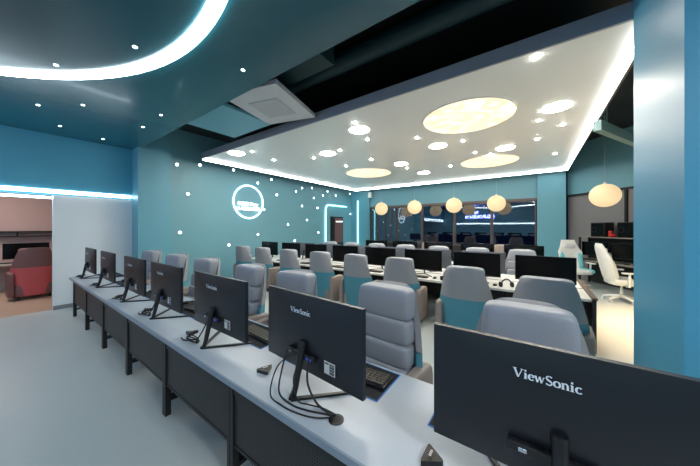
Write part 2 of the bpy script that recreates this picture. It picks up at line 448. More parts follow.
# things in the black void
tag(obj('ceiling_panel', bx(-5.2, -3.95, 2.1, 3.03, 3.56, 3.62, bev=.01), 'teal_pan'), 'glossy teal square panel hung in the ceiling gap beside the white cassette', 'ceiling panel')
t = thing('air_conditioner', 'white square ceiling air conditioner cassette in the black gap', 'air conditioner', (-3.42, 2.70, 3.56), math.radians(16))
obj('cassette', bx(-.48, .48, -.66, .46, 0, .07, bev=.008), 'acwhite', t)
obj('grille', bx(-.26, .26, -.34, .2, -.012, 0, bev=.004), 'acgrey', t)
t = thing('air_duct', 'dull teal duct box up in the black ceiling gap', 'duct', (-2.55, 2.55, 3.85), 0)
obj('duct_box', bx(-.6, .35, -.3, .15, 0, .25), 'plenum_teal', t)
obj('duct_flange', bx(-.65, .4, -.34, -.3, -.02, .28), 'plenum_teal', t)
for xx in (-.5, .25): obj('duct_hanger', tube(bmesh.new(), [(xx, -.1, .25), (xx, -.1, .46)], .01, 6), 'plenum', t)
bm = bmesh.new(); tube(bm, [(-5.4, 3.0, 4.1), (3.8, 3.1, 4.1)], .13, 14)
tag(obj('vent_pipe', bm, 'plenum_teal', smooth=True), 'dark round pipe running across the black ceiling gap', 'pipe')
a, b = Vector((.83, 5.7, 3.3)), Vector((2.0, 8.0, 3.3)); d = (b-a).normalized(); n = Vector((d.y, -d.x, 0))
bm = prism(bmesh.new(), [(a+n*.05).to_2d(), (b+n*.05).to_2d(), (b-n*.05).to_2d(), (a-n*.05).to_2d()], 3.22, 3.38)
t = tag(obj('cable_tray', bm, 'beam'), 'pale grey green tray hung beside the right edge of the white ceiling', 'tray')
obj('hanger', tube(bmesh.new(), [(1.0, 6.05, 3.38), (1.0, 6.05, 4.3)], .008, 6), 'beam', t)

# star lights, ring sign and neon portal on the star wall
def on_star(px, py):
    a = (px-350)/F_; b = (227-py)/F_; k = XS/(-s_+a*c_)
    return (XS, (c_+a*s_)*k, EYE+b*k)
STARS = [(177, 164.5), (200, 165), (233.5, 170), (188, 194), (180, 232.5), (229, 245), (257.8, 183), (271.5, 179.5), (276.7, 194.8), (296, 191.5), (302, 188), (312, 188),
         (314, 198), (323, 195.5), (327.5, 191.5), (335.8, 195.5), (302, 206), (317.5, 208), (307, 220), (288, 224.6), (318.4, 232.4), (258, 234.4), (294.7, 240.6), (264, 209.5), (350, 194), (350.4, 214)]
for px, py in STARS:
    p = on_star(px, py)
    tag(obj('wall_star_light', lathe(bmesh.new(), [(0, .008), (.028, .008), (.036, 0)], 16), 'star', loc=p, rot=(0, PI/2, 0)),
        'tiny glowing white star point set in the long teal wall', 'wall light', 'star lights on the teal wall')
t = thing('ring_sign', 'round white neon ring sign with two lines of lettering on teal wall', 'sign', (XS+.03, 5.03, 2.50))
t.rotation_euler = (0, 0, PI/2)     # local x -> wall +Y
N = 64; R = .545
obj('neon_ring', tube(bmesh.new(), [(R*math.cos(2*PI*k/N), 0, R*math.sin(2*PI*k/N)) for k in range(N)],  .024, 8, closed=True), 'neon', t, smooth=True)
def sign_text(body, size, x, z, parent, m='neontext', nm='lettering', bold=.004, y=0):
    return obj(nm, text_bm(body, size, .006, bold), m, parent, loc=(x, y, z), rot=(PI/2, 0, 0))
sign_text('EEBEE Pany', .16, -.02, -.075, t)
sign_text('LI.AEEEEEEEE', .155, -.02, -.235, t)
bm = bmesh.new(); pts = [(XS+.05, 8.92, .5), (XS+.05, 8.92, 2.46)]
for k in range(1, 7): pts.append((XS+.05, 8.92+.22*(1-math.cos(k*PI/12)), 2.46+.22*math.sin(k*PI/12)))
pts += [(XS+.05, 10.5, 2.68)]
tag(obj('neon_line', tube(bm, pts, .03, 8), 'neon_teal', smooth=True), 'pale turquoise neon line framing the dark doorway in the corner', 'neon light')
tag(obj('neon_line', tube(bmesh.new(), [(-7.36, YB-.14, .5), (-7.36, YB-.14, 3.0)], .03, 8), 'neon_teal', smooth=True), 'upright turquoise neon line on the corner pilaster', 'neon light')
t = thing('wall_speaker', 'small white speaker box on the teal band above the windows', 'speaker', (-6.62, YB, 3.25))
obj('speaker_body', bx(-.09, .09, -.2, -.03, -.13, .13, bev=.015), 'white', t); obj('bracket', bx(-.02, .02, -.03, 0, -.03, .03), 'white', t)
# sign on the wall behind the viewer: seen mirrored in the night windows
t = thing('lit_wall_sign', 'blue glowing lettering mirrored in the dark back window', 'sign', (-4.35, -5.55, 2.80)); t.rotation_euler = (0, 0, PI)
sign_text('NEUROUELI N', .40, 0, -.15, t, 'blueneon'); sign_text('N N', .4, .5, .27, t, 'blueneon')

# ------------------------------------------------------------------ globe lamps
LAMPS = [(-5.35, 'leftmost globe lamp, hanging before the windows by the pilaster'), (-3.86, 'second globe lamp from the left before the windows'),
         (-2.37, 'third globe lamp from the left before the windows'), (-1.02, 'globe lamp before the windows just left of the teal column')]
def lamp(x, y, z, rx, rz, lab):
    t = thing('pendant_lamp', lab, 'lamp', (x, y, z), 0, 'warm globe lamps hanging in a row')
    obj('lamp_shade', lathe(bmesh.new(), [(rx*math.cos(q), rz*math.sin(q)) for q in [(-PI/2+PI*k/18) for k in range(19)]], 32), 'lampglow', t, smooth=True)
    obj('cord', tube(bmesh.new(), [(0, 0, rz), (0, 0, 4.3-z if y > Q1 or x > P1 else PZ-z)], .0025, 6), 'acgrey', t)
    obj('cap', lathe(bmesh.new(), [(.03, rz-.01), (.03, rz+.03), (.01, rz+.04)], 12), 'white', t)
for x, lab in LAMPS: lamp(x, 9.8, 2.445, .275, .27, lab)
lamp(1.37, 8.5, 2.41, .285, .275, 'large globe lamp by itself right of the teal column')

# ------------------------------------------------------------------ desks
def desk(name, L, dep, lab, group, top='desk', mesh=True, ins=0.0):
    """local: x along the row 0..L, front edge (mesh side) y=0, floor z=0"""
    t = thing(name, lab, 'desk', group=group)
    bm = bmesh.new(); box(bm, 0, L, .012, dep, .665, .70)
    tp = obj('tabletop', bm, top, t)
    obj('edge_band', bx(0, L, 0, .012, .665, .70), 'desk_edge', tp)
    for xx in (ins+0.003, L-.033):
        for yy in (.02, dep-.36):
            obj('leg', bx(xx, xx+.03, yy, yy+.045, 0, .665), 'steel', t)
        obj('side_rail', bx(xx, xx+.03, .065, dep-.36, .12, .15), 'steel', t)
    obj('apron', bx(ins+.033, L-.033, .025, .05, .60, .664), 'steel', t)
    if mesh:
        p = obj('mesh_panel', bx(ins+.034, L-.034, .034, .038, .285, .60), 'mesh', t)
        obj('panel_frame', bx(ins+.034, L-.034, .03, .045, .265, .285), 'steel', p)
    return t
NA = 7; DX = 1.075; XA0 = -6.95; YA = .865
far = ['farthest from the camera, touching the white wall side', 'second from the white wall', 'third from the white wall', 'fourth from the white wall',
       'fifth from the white wall', 'sixth from the white wall', 'nearest the camera, below the biggest monitor']
deskA = desk('gaming_desk', DX, .70, 'grey topped desk with black mesh front, ' + far[0], 'grey desks of the front row')
index_kids()
deskA.location = (XA0, YA, 0)
d_end = desk('gaming_desk', DX+.26, .70, deskA['label'], 'grey desks of the front row', ins=.26); d_end.location = (XA0-.26, YA, 0)
for k in range(1, NA):
    c = deskA if k == 1 else copy_tree(deskA); c.location = (XA0+k*DX, YA, 0); c['label'] = 'grey topped desk with black mesh front, ' + far[k]
SB = .98; XB0 = -7.31 + .98     # row B
deskB = desk('gaming_desk', SB, .72, '', 'white desks of the second row', top='desk_white')
index_kids()
bfar = ['at the star wall end', 'second from the star wall', 'third from the star wall', 'fourth from the star wall', 'third from its right end', 'second from its right end', 'at its right end before the white swivel chairs']
XBE = .62
NB = 8
for k in range(NB):
    c = deskB if k == 0 else copy_tree(deskB)
    c.location = (XBE-(NB-k)*SB, 5.34, 0); c.rotation_euler = (0, 0, 0)
    c.scale = (1, 1, 1)
    c['label'] = 'white desk of the second row, ' + ['at the star wall end', 'second from the star wall', 'third from the star wall', 'fourth from the star wall', 'fourth from its right end', 'third from its right end', 'second from its right end', 'last at its right end'][k]
for o in bpy.data.objects:      # second row turns its open side to the chairs in front
    if o.parent is None and o.get('group') == 'white desks of the second row':
        o.rotation_euler = (0, 0, PI); o.location.x += SB
deskC = desk('gaming_desk', SB, .70, '', 'white desks of the third row', top='desk_white')
index_kids()
for k in range(NB):
    c = deskC if k == 0 else copy_tree(deskC)
    c.location = (XBE-(NB-k)*SB, 5.38, 0)
    c['label'] = 'white desk of the third row, ' + ['at the star wall end', 'second from the star wall', 'third from the star wall', 'fourth from the star wall', 'fourth from its right end', 'third from its right end', 'second from its right end', 'last at its right end'][k]
t = thing('end_panel', 'dark brown upright end panel closing the second row of desks', 'panel', (XBE+.005, 4.6, 0))
obj('panel_board', bx(0, .04, 0, 1.5, 0, .70), 'steel', t); obj('top_edge', bx(-.0, .05, -.02, 1.5, .70, .73), 'brown_edge', t)
deskD = desk('gaming_desk', SB, .62, '', 'desks of the back row by the windows', top='desk_white')
index_kids()
ND = 4
for k in range(ND):
    c = deskD if k == 0 else copy_tree(deskD)
    c.location = (.30-(ND-k)*SB, 6.92, 0)
    c['label'] = 'back row desk by the windows, ' + ['leftmost', 'second from left', 'second from right', 'rightmost by the teal column'][k]

# ------------------------------------------------------------------ monitors
def stroke(bm, pts, ws, sc, ox, oz, y):
    """flat pen stroke in the xz plane; pts in letter units, mirrored so that it reads from behind (-y)"""
    L, Rr = [], []
    for i, p in enumerate(pts):
        a = Vector(pts[max(i-1, 0)]); b = Vector(pts[min(i+1, len(pts)-1)])
        d = (b-a).normalized(); n = Vector((-d.y, d.x)); wv = 1.25*(ws[i] if isinstance(ws, (list, tuple)) else ws)
        q = Vector(p)
        for lst, sg in ((L, 1), (Rr, -1)):
            v = q + n*wv*.5*sg
            lst.append(bm.verts.new((ox+v.x*sc, y, oz+v.y*sc)))
    for i in range(len(pts)-1): bm.faces.new((L[i], L[i+1], Rr[i+1], Rr[i]))
def arc(cx, cy, rx, ry, a0, a1, n=14): return [(cx+rx*math.cos(math.radians(a0+(a1-a0)*k/n)), cy+ry*math.sin(math.radians(a0+(a1-a0)*k/n))) for k in range(n+1)]
def awid(a0, a1, n=14, lo=.045, hi=.12): return [lo+(hi-lo)*abs(math.cos(math.radians(a0+(a1-a0)*k/n))) for k in range(n+1)]
def brand_logo(sc, ox, oz, y):
    bm = bmesh.new(); x = 0
    S = lambda pts, ws: stroke(bm, [(p[0]+x, p[1]) for p in pts], ws, sc, ox, oz, y)
    S([(.08, .7), (.34, .0)], .125); S([(.60, .7), (.34, .0)], .05); S([(-.03, .69), (.23, .69)], .04); S([(.48, .69), (.71, .69)], .04)
    x = .72; S([(.11, .46), (.11, 0)], .115); S([(.0, .455), (.15, .455)], .04); S([(0, .02), (.22, .02)], .04); S([(.04, .64), (.17, .64)], .12)
    x = 1.0; S(arc(.21, .23, .17, .215, 10, 320), awid(10, 320)); S([(.06, .26), (.38, .26)], .04)
    x = 1.42
    for q in (0, .26): 
        S([(q+.06, .46), (q+.19, 0)], .10); S([(q+.32, .46), (q+.19, 0)], .045)
    S([(-.03, .455), (.15, .455)], .035); S([(.26, .455), (.40, .455)], .035); S([(.52, .455), (.66, .455)], .035)
    x = 2.10; S(arc(.24, .53, .17, .155, 35, 200), .075); S([(.085, .47), (.16, .40), (.32, .31), (.40, .23)], [.09, .115, .115, .09]); S(arc(.23, .18, .17, .165, 15, -165), .075)
    S([(.39, .58), (.39, .70)], .035); S([(.06, .0), (.06, .14)], .035)
    x = 2.58; S(arc(.23, .23, .18, .215, 0, 360, 22), awid(0, 360, 22))
    x = 3.06; S([(.10, .46), (.10, 0)], .11); S([(0, .455), (.12, .455)], .035); S([(0, .02), (.20, .02)], .035)
    S(arc(.24, .26, .14, .19, 165, 0, 8), [.045, .05, .06, .07, .08, .09, .10, .11, .11]); S([(.38, .26), (.38, 0)], .11); S([(.28, .02), (.49, .02)], .035)
    x = 3.58; S([(.11, .46), (.11, 0)], .115); S([(.0, .455), (.15, .455)], .04); S([(0, .02), (.22, .02)], .04); S([(.04, .64), (.17, .64)], .12)
    x = 3.86; S(arc(.22, .23, .17, .215, 45, 320), awid(45, 320))
    return bm   # total width about 4.2 units
MW, MB, MT = .812, .105, .555
def monitor(back='monback', logo=True, lab='', grp=None, stand=True):
    t = thing('monitor', lab, 'monitor', group=grp)
    bm = bmesh.new()
    # shell: thin slab with gently swollen back
    n = 12; fr = []; bk = []
    nx, nz = 12, 8
    def yb(u, v): 
        e = max(abs(u), abs(v)); return -.012 - .03*(1-e**4)*(1-.5*abs(v))
    G = {}
    for i in range(nx+1):
        for j in range(nz+1):
            u = -1+2*i/nx; v = -1+2*j/nz
            G[i, j, 0] = bm.verts.new((u*MW/2, .012, (MB+MT)/2+v*(MT-MB)/2))
            G[i, j, 1] = bm.verts.new((u*MW/2, yb(u, v), (MB+MT)/2+v*(MT-MB)/2))
    for i in range(nx):
        for j in range(nz):
            for s in (0, 1): bm.faces.new((G[i, j, s], G[i+1, j, s], G[i+1, j+1, s], G[i, j+1, s]))
    for i in range(nx):
        for j in (0, nz): bm.faces.new((G[i, j, 0], G[i+1, j, 0], G[i+1, j, 1], G[i, j, 1]))
    for j in range(nz):
        for i in (0, nx): bm.faces.new((G[i, j, 0], G[i, j+1, 0], G[i, j+1, 1], G[i, j, 1]))
    cs = obj('casing', bm, back, t, smooth=True)
    obj('screen', bx(-MW/2+.008, MW/2-.008, .012, .0145, MB+.02, MT-.008), 'screen', t)
    if logo:
        lw = .178; sc = lw/4.25
        obj('logo', brand_logo(sc, -.124, .448, -.0405), 'logo', t)
        lb = obj('spec_label', bx(.165, .243, -.039, -.037, .172, .238), 'white', t)
        bm = bmesh.new()
        for k in range(7): box(bm, .205, .239, -.0402, -.0391, .178+k*.008, .178+k*.008+(.004 if k % 2 else .006))
        box(bm, .17, .198, -.0402, -.0391, .225, .232)
        obj('print', bm, 'key', lb)
        hub = obj('port_cover', bx(-.14, .10, -.062, -.035, .20, .235, bev=.006), 'black', t)
        obj('port', bx(-.11, -.085, -.066, -.061, .212, .226, bev=.002), 'chrome', hub)
        obj('port', bx(.045, .085, -.066, -.061, .211, .225, bev=.002), 'blue_port', hub)
        obj('port', bx(-.02, .005, -.066, -.061, .212, .226, bev=.002), 'chrome', hub)
    # stand: slanting neck, V shaped foot
    bm = bmesh.new(); tube(bm, [(0, -.045, .30), (0, -.062, .24), (0, -.10, .06), (0, -.115, .012)], [.024, .022, .016, .014], 10)
    obj('stand_neck', bm, 'black', t, smooth=True)
    for sg in (-1, 1):
        a = Vector((0, -.135, 0)); b = Vector((sg*.24, .15, 0)); d = (b-a).normalized(); q = Vector((-d.y, d.x, 0))
        bm = bmesh.new(); prism(bm, [(a+q*.012).to_2d(), (a-q*.012).to_2d(), (b-q*.008).to_2d(), (b+q*.008).to_2d()], 0, .013)
        obj('stand_foot', bm, 'black', t)
    return t
mlab = ['black monitor seen from behind on the desk against the white wall', 'second monitor from the white wall, its black back to the camera', 'third monitor from the white wall, its black back to the camera',
        'fourth monitor from the white wall, its black back to the camera', 'middle sized black monitor back, fifth from the white wall', 'black monitor back with cables running to a desk hole', 'nearest and largest black monitor back, cut by the right frame edge']
MX = [(-6.84, 1.10, 3), (-5.61, 1.10, 4), (-4.28, 1.10, 3), (-3.24, 1.10, 3), (-2.13, 1.10, 2), (-1.085, 1.10, 4), (.066, 1.09, 2)]
MZ = .70
m0 = monitor(lab=mlab[0], grp='monitors of the front row')
index_kids()
MON_A = []
for k, (x, y, r) in enumerate(MX):
    c = m0 if k == 0 else copy_tree(m0)
    c.location = (x, y, MZ); c.rotation_euler = (0, 0, math.radians(-r if k in (5,) else 0)); c['label'] = mlab[k]
    MON_A.append(c)
b0 = monitor(logo=False, lab='', grp='monitors of the second row')
index_kids()
nb = 8
for k in range(nb):
    c = b0 if k == 0 else copy_tree(b0)
    c.location = (.13-(nb-1-k)*SB, 5.08, MZ-.02+.0); c.rotation_euler = (0, 0, PI); c.scale = (.95, 1, .9)
    c['label'] = 'dark-screened monitor facing us in the second row, ' + ['at the star wall end', 'second from the star wall', 'third from the star wall', 'fourth from the star wall', 'fourth from the right end', 'third from the right end', 'second from the right end', 'at its right end'][k]
    c.location.z = .70
g0 = monitor(back='mongrey', logo=False, lab='', grp='monitors of the third row')
index_kids()
for k in range(6):
    c = g0 if k == 0 else copy_tree(g0)
    c.location = (-.82-(5-k)*SB, 5.62, .70); c.scale = (.95, 1, .86)
    c['label'] = 'grey monitor back peeping out between second row screens, ' + ['leftmost, by the star wall', 'second from left', 'third from left', 'third from right', 'second from right', 'rightmost'][k]
d0 = monitor(back='screen', logo=False, lab='', grp='monitors of the back row')
index_kids()
for k in range(5):
    c = d0 if k == 0 else copy_tree(d0)
    c.location = (-.20-(4-k)*SB, 7.2, .70); c.scale = (.95, 1, .96)
    c['label'] = 'black monitor before the windows in the back row, ' + ['leftmost by the pilaster', 'second from left', 'middle one', 'second from right', 'rightmost, before the teal column'][k]
c = None
deskE = copy_tree(deskD); deskE.location = (.30-5*SB, 6.92, 0); deskE['label'] = 'back row desk below the leftmost window, by the pilaster'

# ------------------------------------------------------------------ sofa style gaming chairs
HW = [(.09, .33), (.3, .36), (.52, .368), (.72, .342), (.9, .302), (1.05, .262), (1.12, .238), (1.16, .205), (1.18, .145)]
YBK = [(.09, -.25), (.45, -.27), (.72, -.285), (1.0, -.315), (1.18, -.33)]
WRP = [(.09, .22), (.5, .22), (.8, .15), (1.1, .10), (1.18, .05)]
def shell(bm, z0, z1, nz, nu=20, th=.05):
    O, I = [], []
    for j in range(nz+1):
        z = z0+(z1-z0)*j/nz; h = lerp_tab(HW, z); y = lerp_tab(YBK, z); wr = lerp_tab(WRP, z)
        ro, ri = [], []
        for i in range(nu+1):
            u = -1+2*i/nu; au = abs(u)**3.2
            sx = math.copysign(abs(u)**.92, u)
            ro.append(bm.verts.new((h*sx, y+wr*au, z)))
            ri.append(bm.verts.new((h*sx*(1-th*.9/h*abs(u)), y+wr*au+th*(1-abs(u)**6*.9), z-(.02 if j == nz else 0))))
        O.append(ro); I.append(ri)
    for G, f in ((O, 1), (I, -1)):
        for j in range(nz):
            for i in range(nu): bm.faces.new((G[j][i], G[j][i+1], G[j+1][i+1], G[j+1][i])[::f])
    for j in (0, nz):
        for i in range(nu): bm.faces.new((O[j][i], O[j][i+1], I[j][i+1], I[j][i]))
    for i in (0, nu):
        for j in range(nz): bm.faces.new((O[j][i], O[j+1][i], I[j+1][i], I[j][i]))
    return bm
def sofa_chair(lab, grp, felt='felt', top='leather_back', cush='leather', arm='taupe'):
    t = thing('sofa_chair', lab, 'chair', group=grp)
    obj('back_shell', shell(bmesh.new(), .09, .735, 10), felt, t, smooth=True)
    obj('head_shell', shell(bmesh.new(), .735, 1.18, 12), top, t, smooth=True)
    obj('base', sell(bmesh.new(), (0, .06, .22), (.30, .30, .14), .25, .25), arm, t, smooth=True)
    obj('seat', sell(bmesh.new(), (0, .10, .41), (.27, .31, .085), .4, .3), cush, t, smooth=True)
    bm = bmesh.new()
    puffs = [(.53, .25, .088, -.09), (.69, .25, .083, -.11), (.855, .25, .092, -.135), (1.055, .25, .122, -.155)]
    for i, (z, hx, hz, y) in enumerate(puffs):
        sell(bm, (0, y, z), (hx, .09, hz), .30, .36, 28, 16, fn=lambda v: Vector((v.x*(1+(.95-v.z)*.30), v.y-.05*(v.z-.8), v.z)))
    obj('back_cushion', bm, cush, t, smooth=True)
    for sg in (-1, 1):
        a = obj('armrest', sell(bmesh.new(), (sg*.335, -.02, .36), (.052, .22, .285), .28, .35), arm, t, smooth=True)
        for yy in (-.17, .29): obj('foot', lathe(bmesh.new(), [(.022, 0), (.026, .09)], 12, (sg*.24, yy, 0)), 'black', t, smooth=True)
    return t
chA = sofa_chair('', 'chairs of the front row')
index_kids()
AX = [(-6.38, 6), (-5.15, 4), (-4.06, 2), (-2.94, -3), (-2.08, 3), (-1.01, -4), (-.03, 2)]
alab = ['padded grey armchair behind the front row, farthest left by the teal return wall', 'padded grey armchair second from the left behind the front row', 'padded grey armchair third from left behind front row, left of the star wall ring',
        'padded grey armchair below the ring sign, behind the fifth monitor', 'padded grey armchair behind the cable-trailing monitor, on its left', 'padded pale grey armchair beside the keyboard right of the cable-trailing monitor', 'padded pale grey armchair directly behind the nearest monitor']
for k, (x, r) in enumerate(AX):
    c = chA if k == 0 else copy_tree(chA)
    c.location = (x, 1.74, 0); c.rotation_euler = (0, 0, PI+math.radians(r)); c['label'] = alab[k]
BX = [-6.72, -5.80, -4.80, -3.79, -2.84, -1.92, -.76, .11]
blab = ['grey and teal armchair seen from behind, leftmost of the second row by the star wall', 'grey and teal chair back, second from left in the second row', 'grey and teal chair back, third from left in the second row',
        'grey and teal chair back in the second row, above the cable-trailing monitor', 'grey and teal chair back in the second row, fourth from its right end', 'grey and teal chair back in the second row, third from its right end',
        'grey and teal chair back pulled out from the second row, second from the right', 'big grey chair back before the last right screen of the second row']
for k, x in enumerate(BX):
    c = copy_tree(chA); c.location = (x, 4.34 if k < 6 else (3.90 if k == 6 else 3.58), 0); c.rotation_euler = (0, 0, math.radians([2, -2, 1, 3, -2, 2, 0, -3][k]))
    c.scale = (1.0, 1, .955)
    c['label'] = blab[k]; c['group'] = 'chairs of the second row'
CXX = [-5.46, -4.62, -3.72, -2.82, -1.95, -1.06, -.20]
clab = ['first from the left', 'second from the left', 'third from the left', 'in the middle', 'third from the right', 'second from the right', 'rightmost, with a teal side showing']
for k, x in enumerate(CXX):
    c = copy_tree(chA); c.location = (x, 6.36, 0); c.rotation_euler = (0, 0, PI+math.radians([3, -2, 0, 2, -3, 1, 2][k]))
    c['label'] = 'light grey chair top peeping over the second row screens, ' + clab[k]; c['group'] = 'chairs of the third row'
chD = sofa_chair('', 'chairs of the back row', 'brownl', 'taupe', 'taupe', 'brownl'); index_kids()
DXX = [-.68, -2.66, -4.55]
for k, x in enumerate(DXX):
    c = chD if k == 0 else copy_tree(chD)
    c.location = (x, 7.86, 0); c.rotation_euler = (0, 0, PI)
    c['label'] = 'taupe chair showing between the back row monitors, ' + ['nearest the teal column', 'in the middle', 'nearest the pilaster'][k]

# ------------------------------------------------------------------ keyboards, mats, mice, pucks, cables
def keyboard(lab, grp):
    t = thing('keyboard', lab, 'keyboard', group=grp)
    obj('keyboard_body', bx(-.22, .22, -.07, .07, 0, .016, bev=.004), 'black', t)
    bm = bmesh.new()
    for r in range(5):
        n = 15 if r < 4 else 8
        for q in range(n):
            wk = .415/n; x = -.2075+q*wk
            box(bm, x+.002, x+wk-.002, -.062+r*.0245, -.062+r*.0245+.0205, .016, .026)
    obj('keycaps', bm, 'keybrown', t)
    return t
def mousemat(lab, grp):
    t = thing('desk_mat', lab, 'mouse mat', group=grp)
    obj('mat_cloth', bx(-.38, .38, -.15, .15, 0, .003), 'matcloth', t)
    bm = bmesh.new()
    box(bm, -.385, .385, -.155, -.15, 0, .004); box(bm, -.385, .385, .15, .155, 0, .004); box(bm, -.385, -.38, -.15, .15, 0, .004); box(bm, .38, .385, -.15, .15, 0, .004)
    obj('stitched_edge', bm, 'blue_edge', t)
    return t
def mouse(lab, grp):
    t = thing('mouse', lab, 'mouse', group=grp)
    obj('mouse_shell', sell(bmesh.new(), (0, 0, .017), (.031, .058, .018), .7, .8), 'black', t, smooth=True)
    obj('scroll_wheel', lathe(bmesh.new(), [(.004, .031), (.006, .035), (.004, .039)], 10, (0, .03, 0)), 'acgrey', t)
    return t
kb = keyboard('', 'keyboards of the front row'); mm = mousemat('', 'mats of the front row'); ms = mouse('', 'mice of the front row')
def puck(lab):
    t = thing('call_button', lab, 'call button', group='call buttons on the front desks')
    bm = bmesh.new(); p = [(.064*math.cos(a), .055*math.sin(a)) for a in (PI/2, PI/2+2*PI/3, PI/2+4*PI/3)]
    q = []
    for i in range(3):
        A, B, D_ = Vector(p[i-1]), Vector(p[i]), Vector(p[(i+1) % 3])
        for f in (.3, .12): q.append(B.lerp(A, f))
        q.append(B.lerp((A+D_)/2, .07))
        for f in (.12, .3): q.append(B.lerp(D_, f))
    q = [(v.x, v.y) for v in q]
    prism(bm, q, 0, .022)
    fs = [f for f in bm.faces if f.calc_center_median().z > .02]
    bmesh.ops.inset_region(bm, faces=fs, thickness=.008, depth=.006)
    obj('puck_body', bm, 'black', t)
    bm = bmesh.new()
    for k in range(4): box(bm, -.016+k*.0085, -.011+k*.0085, -.006, .004, .0285, .0292)
    obj('puck_mark', bm, 'white', t)
    return t
pk = puck(''); index_kids()
st = ['the monitor against the white wall', 'the second monitor from the white wall', 'the third monitor from the white wall', 'the fourth monitor from the white wall', 'the fifth, middle sized monitor', 'the cable-trailing monitor', 'the nearest monitor']
def cable(pts, r, lab, nm='cable', grp=None):
    # smooth the path
    P_ = [Vector(p) for p in pts]; out = []
    for i in range(len(P_)-1):
        a, b, c2, d = P_[max(i-1, 0)], P_[i], P_[i+1], P_[min(i+2, len(P_)-1)]
        for q in range(6):
            t_ = q/6; out.append(.5*((2*b)+(c2-a)*t_+(2*a-5*b+4*c2-d)*t_*t_+(3*b-a-3*c2+d)*t_**3))
    out.append(P_[-1])
    return tag(obj(nm, tube(bmesh.new(), out, r, 6), 'rubber', smooth=True), lab, 'cable', grp)
for k, (x, y, r) in enumerate(MX):
    c = mm if k == 0 else copy_tree(mm)
    ofs = 0.0 if k < 6 else -.10
    c.location = (x+ofs, 1.385, .7003); c.rotation_euler = (0, 0, 0); c['label'] = 'black mat with blue edging behind ' + st[k]
    c = kb if k == 0 else copy_tree(kb)
    c.location = (x+ofs+.15, 1.385, .7045); c.rotation_euler = (0, 0, PI+math.radians(4 if k % 2 else -3)); c['label'] = 'black keyboard behind ' + st[k]
    c = ms if k == 0 else copy_tree(ms)
    c.location = (x+ofs-.28, 1.39, .7045); c.rotation_euler = (0, 0, PI); c['label'] = 'black mouse behind ' + st[k]
    px_, py_ = (x-.37, 1.045)
    if k == 5: px_, py_ = -1.45, 1.06
    if k == 6: px_, py_ = -.345, 1.055
    c = pk if k == 0 else copy_tree(pk)
    c.location = (px_, py_, .7003); c.rotation_euler = (0, 0, math.radians(150+20*k)); c['label'] = 'small black triangular call button left of ' + st[k]
    if k < 5 :
        z = .705; cx, cy = x-.20, .985
        pts = [(x-.02, y-.07, .92), (x-.10, y-.08, .80), (x-.16, y-.10, .712)]
        for q in range(14):
            a = q*2*PI/6.5; rr = .055+.008*math.sin(q*2.3); pts.append((cx+1.5*rr*math.cos(a), cy+.55*rr*math.sin(a), z+.0025*q*.9+.003))
        pts += [(cx-.05, cy-.04, .712), (cx-.14, cy-.03, .706)]
        cable(pts, .0055, 'black cable coiled on the desk beside ' + st[k], grp='coiled cables')
# open cable tangle of the sixth station, ending in the desk grommet
gx, gy = -.80, 1.0
t = thing('cable_grommet', 'round black cable hole in the desk right of the cable-trailing monitor stand', 'grommet', (gx, gy, .7002))
obj('grommet_rim', annulus(bmesh.new(), (0, 0), .024, .038, 0, .004, 32), 'black', t, smooth=True)
obj('grommet_cap', lathe(bmesh.new(), [(0, .001), (.024, .001), (.024, .003), (0, .003)], 24), 'rubber', t)
cable([(-1.20, 1.035, .93), (-1.21, 1.00, .82), (-1.18, .955, .72), (-1.06, .94, .706), (-.96, .955, .708), (-.88, .985, .707), (-.82, .995, .716)], .005, 'black monitor cable sagging left of the stand down to the desk hole')
cable([(-1.14, 1.03, .93), (-1.24, .99, .83), (-1.22, .925, .712), (-1.10, .905, .706), (-.98, .915, .706), (-.88, .945, .708), (-.815, .985, .716)], .004, 'thin black cable looping lowest over the desk front to the hole')
cable([(-1.02, 1.03, .93), (-1.00, 1.00, .82), (-.93, .99, .745), (-.86, 1.00, .715), (-.81, 1.005, .716)], .006, 'thick black cable running straight from monitor to the desk hole')
cable([(-1.08, 1.03, .93), (-1.11, 1.0, .80), (-1.05, .975, .715), (-.98, .99, .71), (-.90, 1.015, .708), (-.815, 1.01, .716)], .004, 'thin black cable curling under the neck of the monitor stand')
cable([(.10, 1.02, .92), (.06, .98, .8), (.12, .93, .71), (.3, .92, .706), (.42, .94, .706)], .005, 'black cable under the nearest monitor')
# second row desk things (near side, seen between the chairs)
kb2 = copy_tree(kb); ms2 = copy_tree(ms); KIDS_ok = index_kids()
ww = ['at the star wall end', 'second from the star wall', 'third from the star wall', 'fourth from the star wall', 'fourth from the right end', 'third from the right end', 'second from the right end', 'at the right end']
for k in range(8):
    x = .13-(7-k)*SB
    c = kb2 if k == 0 else copy_tree(kb2)
    c.location = (x-.02, 4.80, .7003); c.rotation_euler = (0, 0, math.radians(3*(-1)**k)); c['label'] = 'black keyboard on the second row desk ' + ww[k]; c['group'] = 'keyboards of the second row'
    c = ms2 if k == 0 else copy_tree(ms2)
    c.location = (x+.33, 4.80, .7003); c.rotation_euler = (0, 0, 0); c['label'] = 'black mouse on the second row desk ' + ww[k]; c['group'] = 'mice of the second row'
def headset(lab):
    t = thing('headset', lab, 'headset', group='headsets on the second row desks')
    bm = bmesh.new(); pts = [(.085*math.cos(a), .02*math.sin(a*2), .04+.085*math.sin(a)) for a in [PI*q/12 for q in range(13)]]
    obj('headband', tube(bm, pts, .011, 8), 'black', t, smooth=True)
    for sg in (-1, 1): obj('ear_cup', sell(bmesh.new(), (sg*.085, 0, .042), (.024, .042, .042), .6, .8), 'black', t, smooth=True)
    return t
hs = headset(''); index_kids()
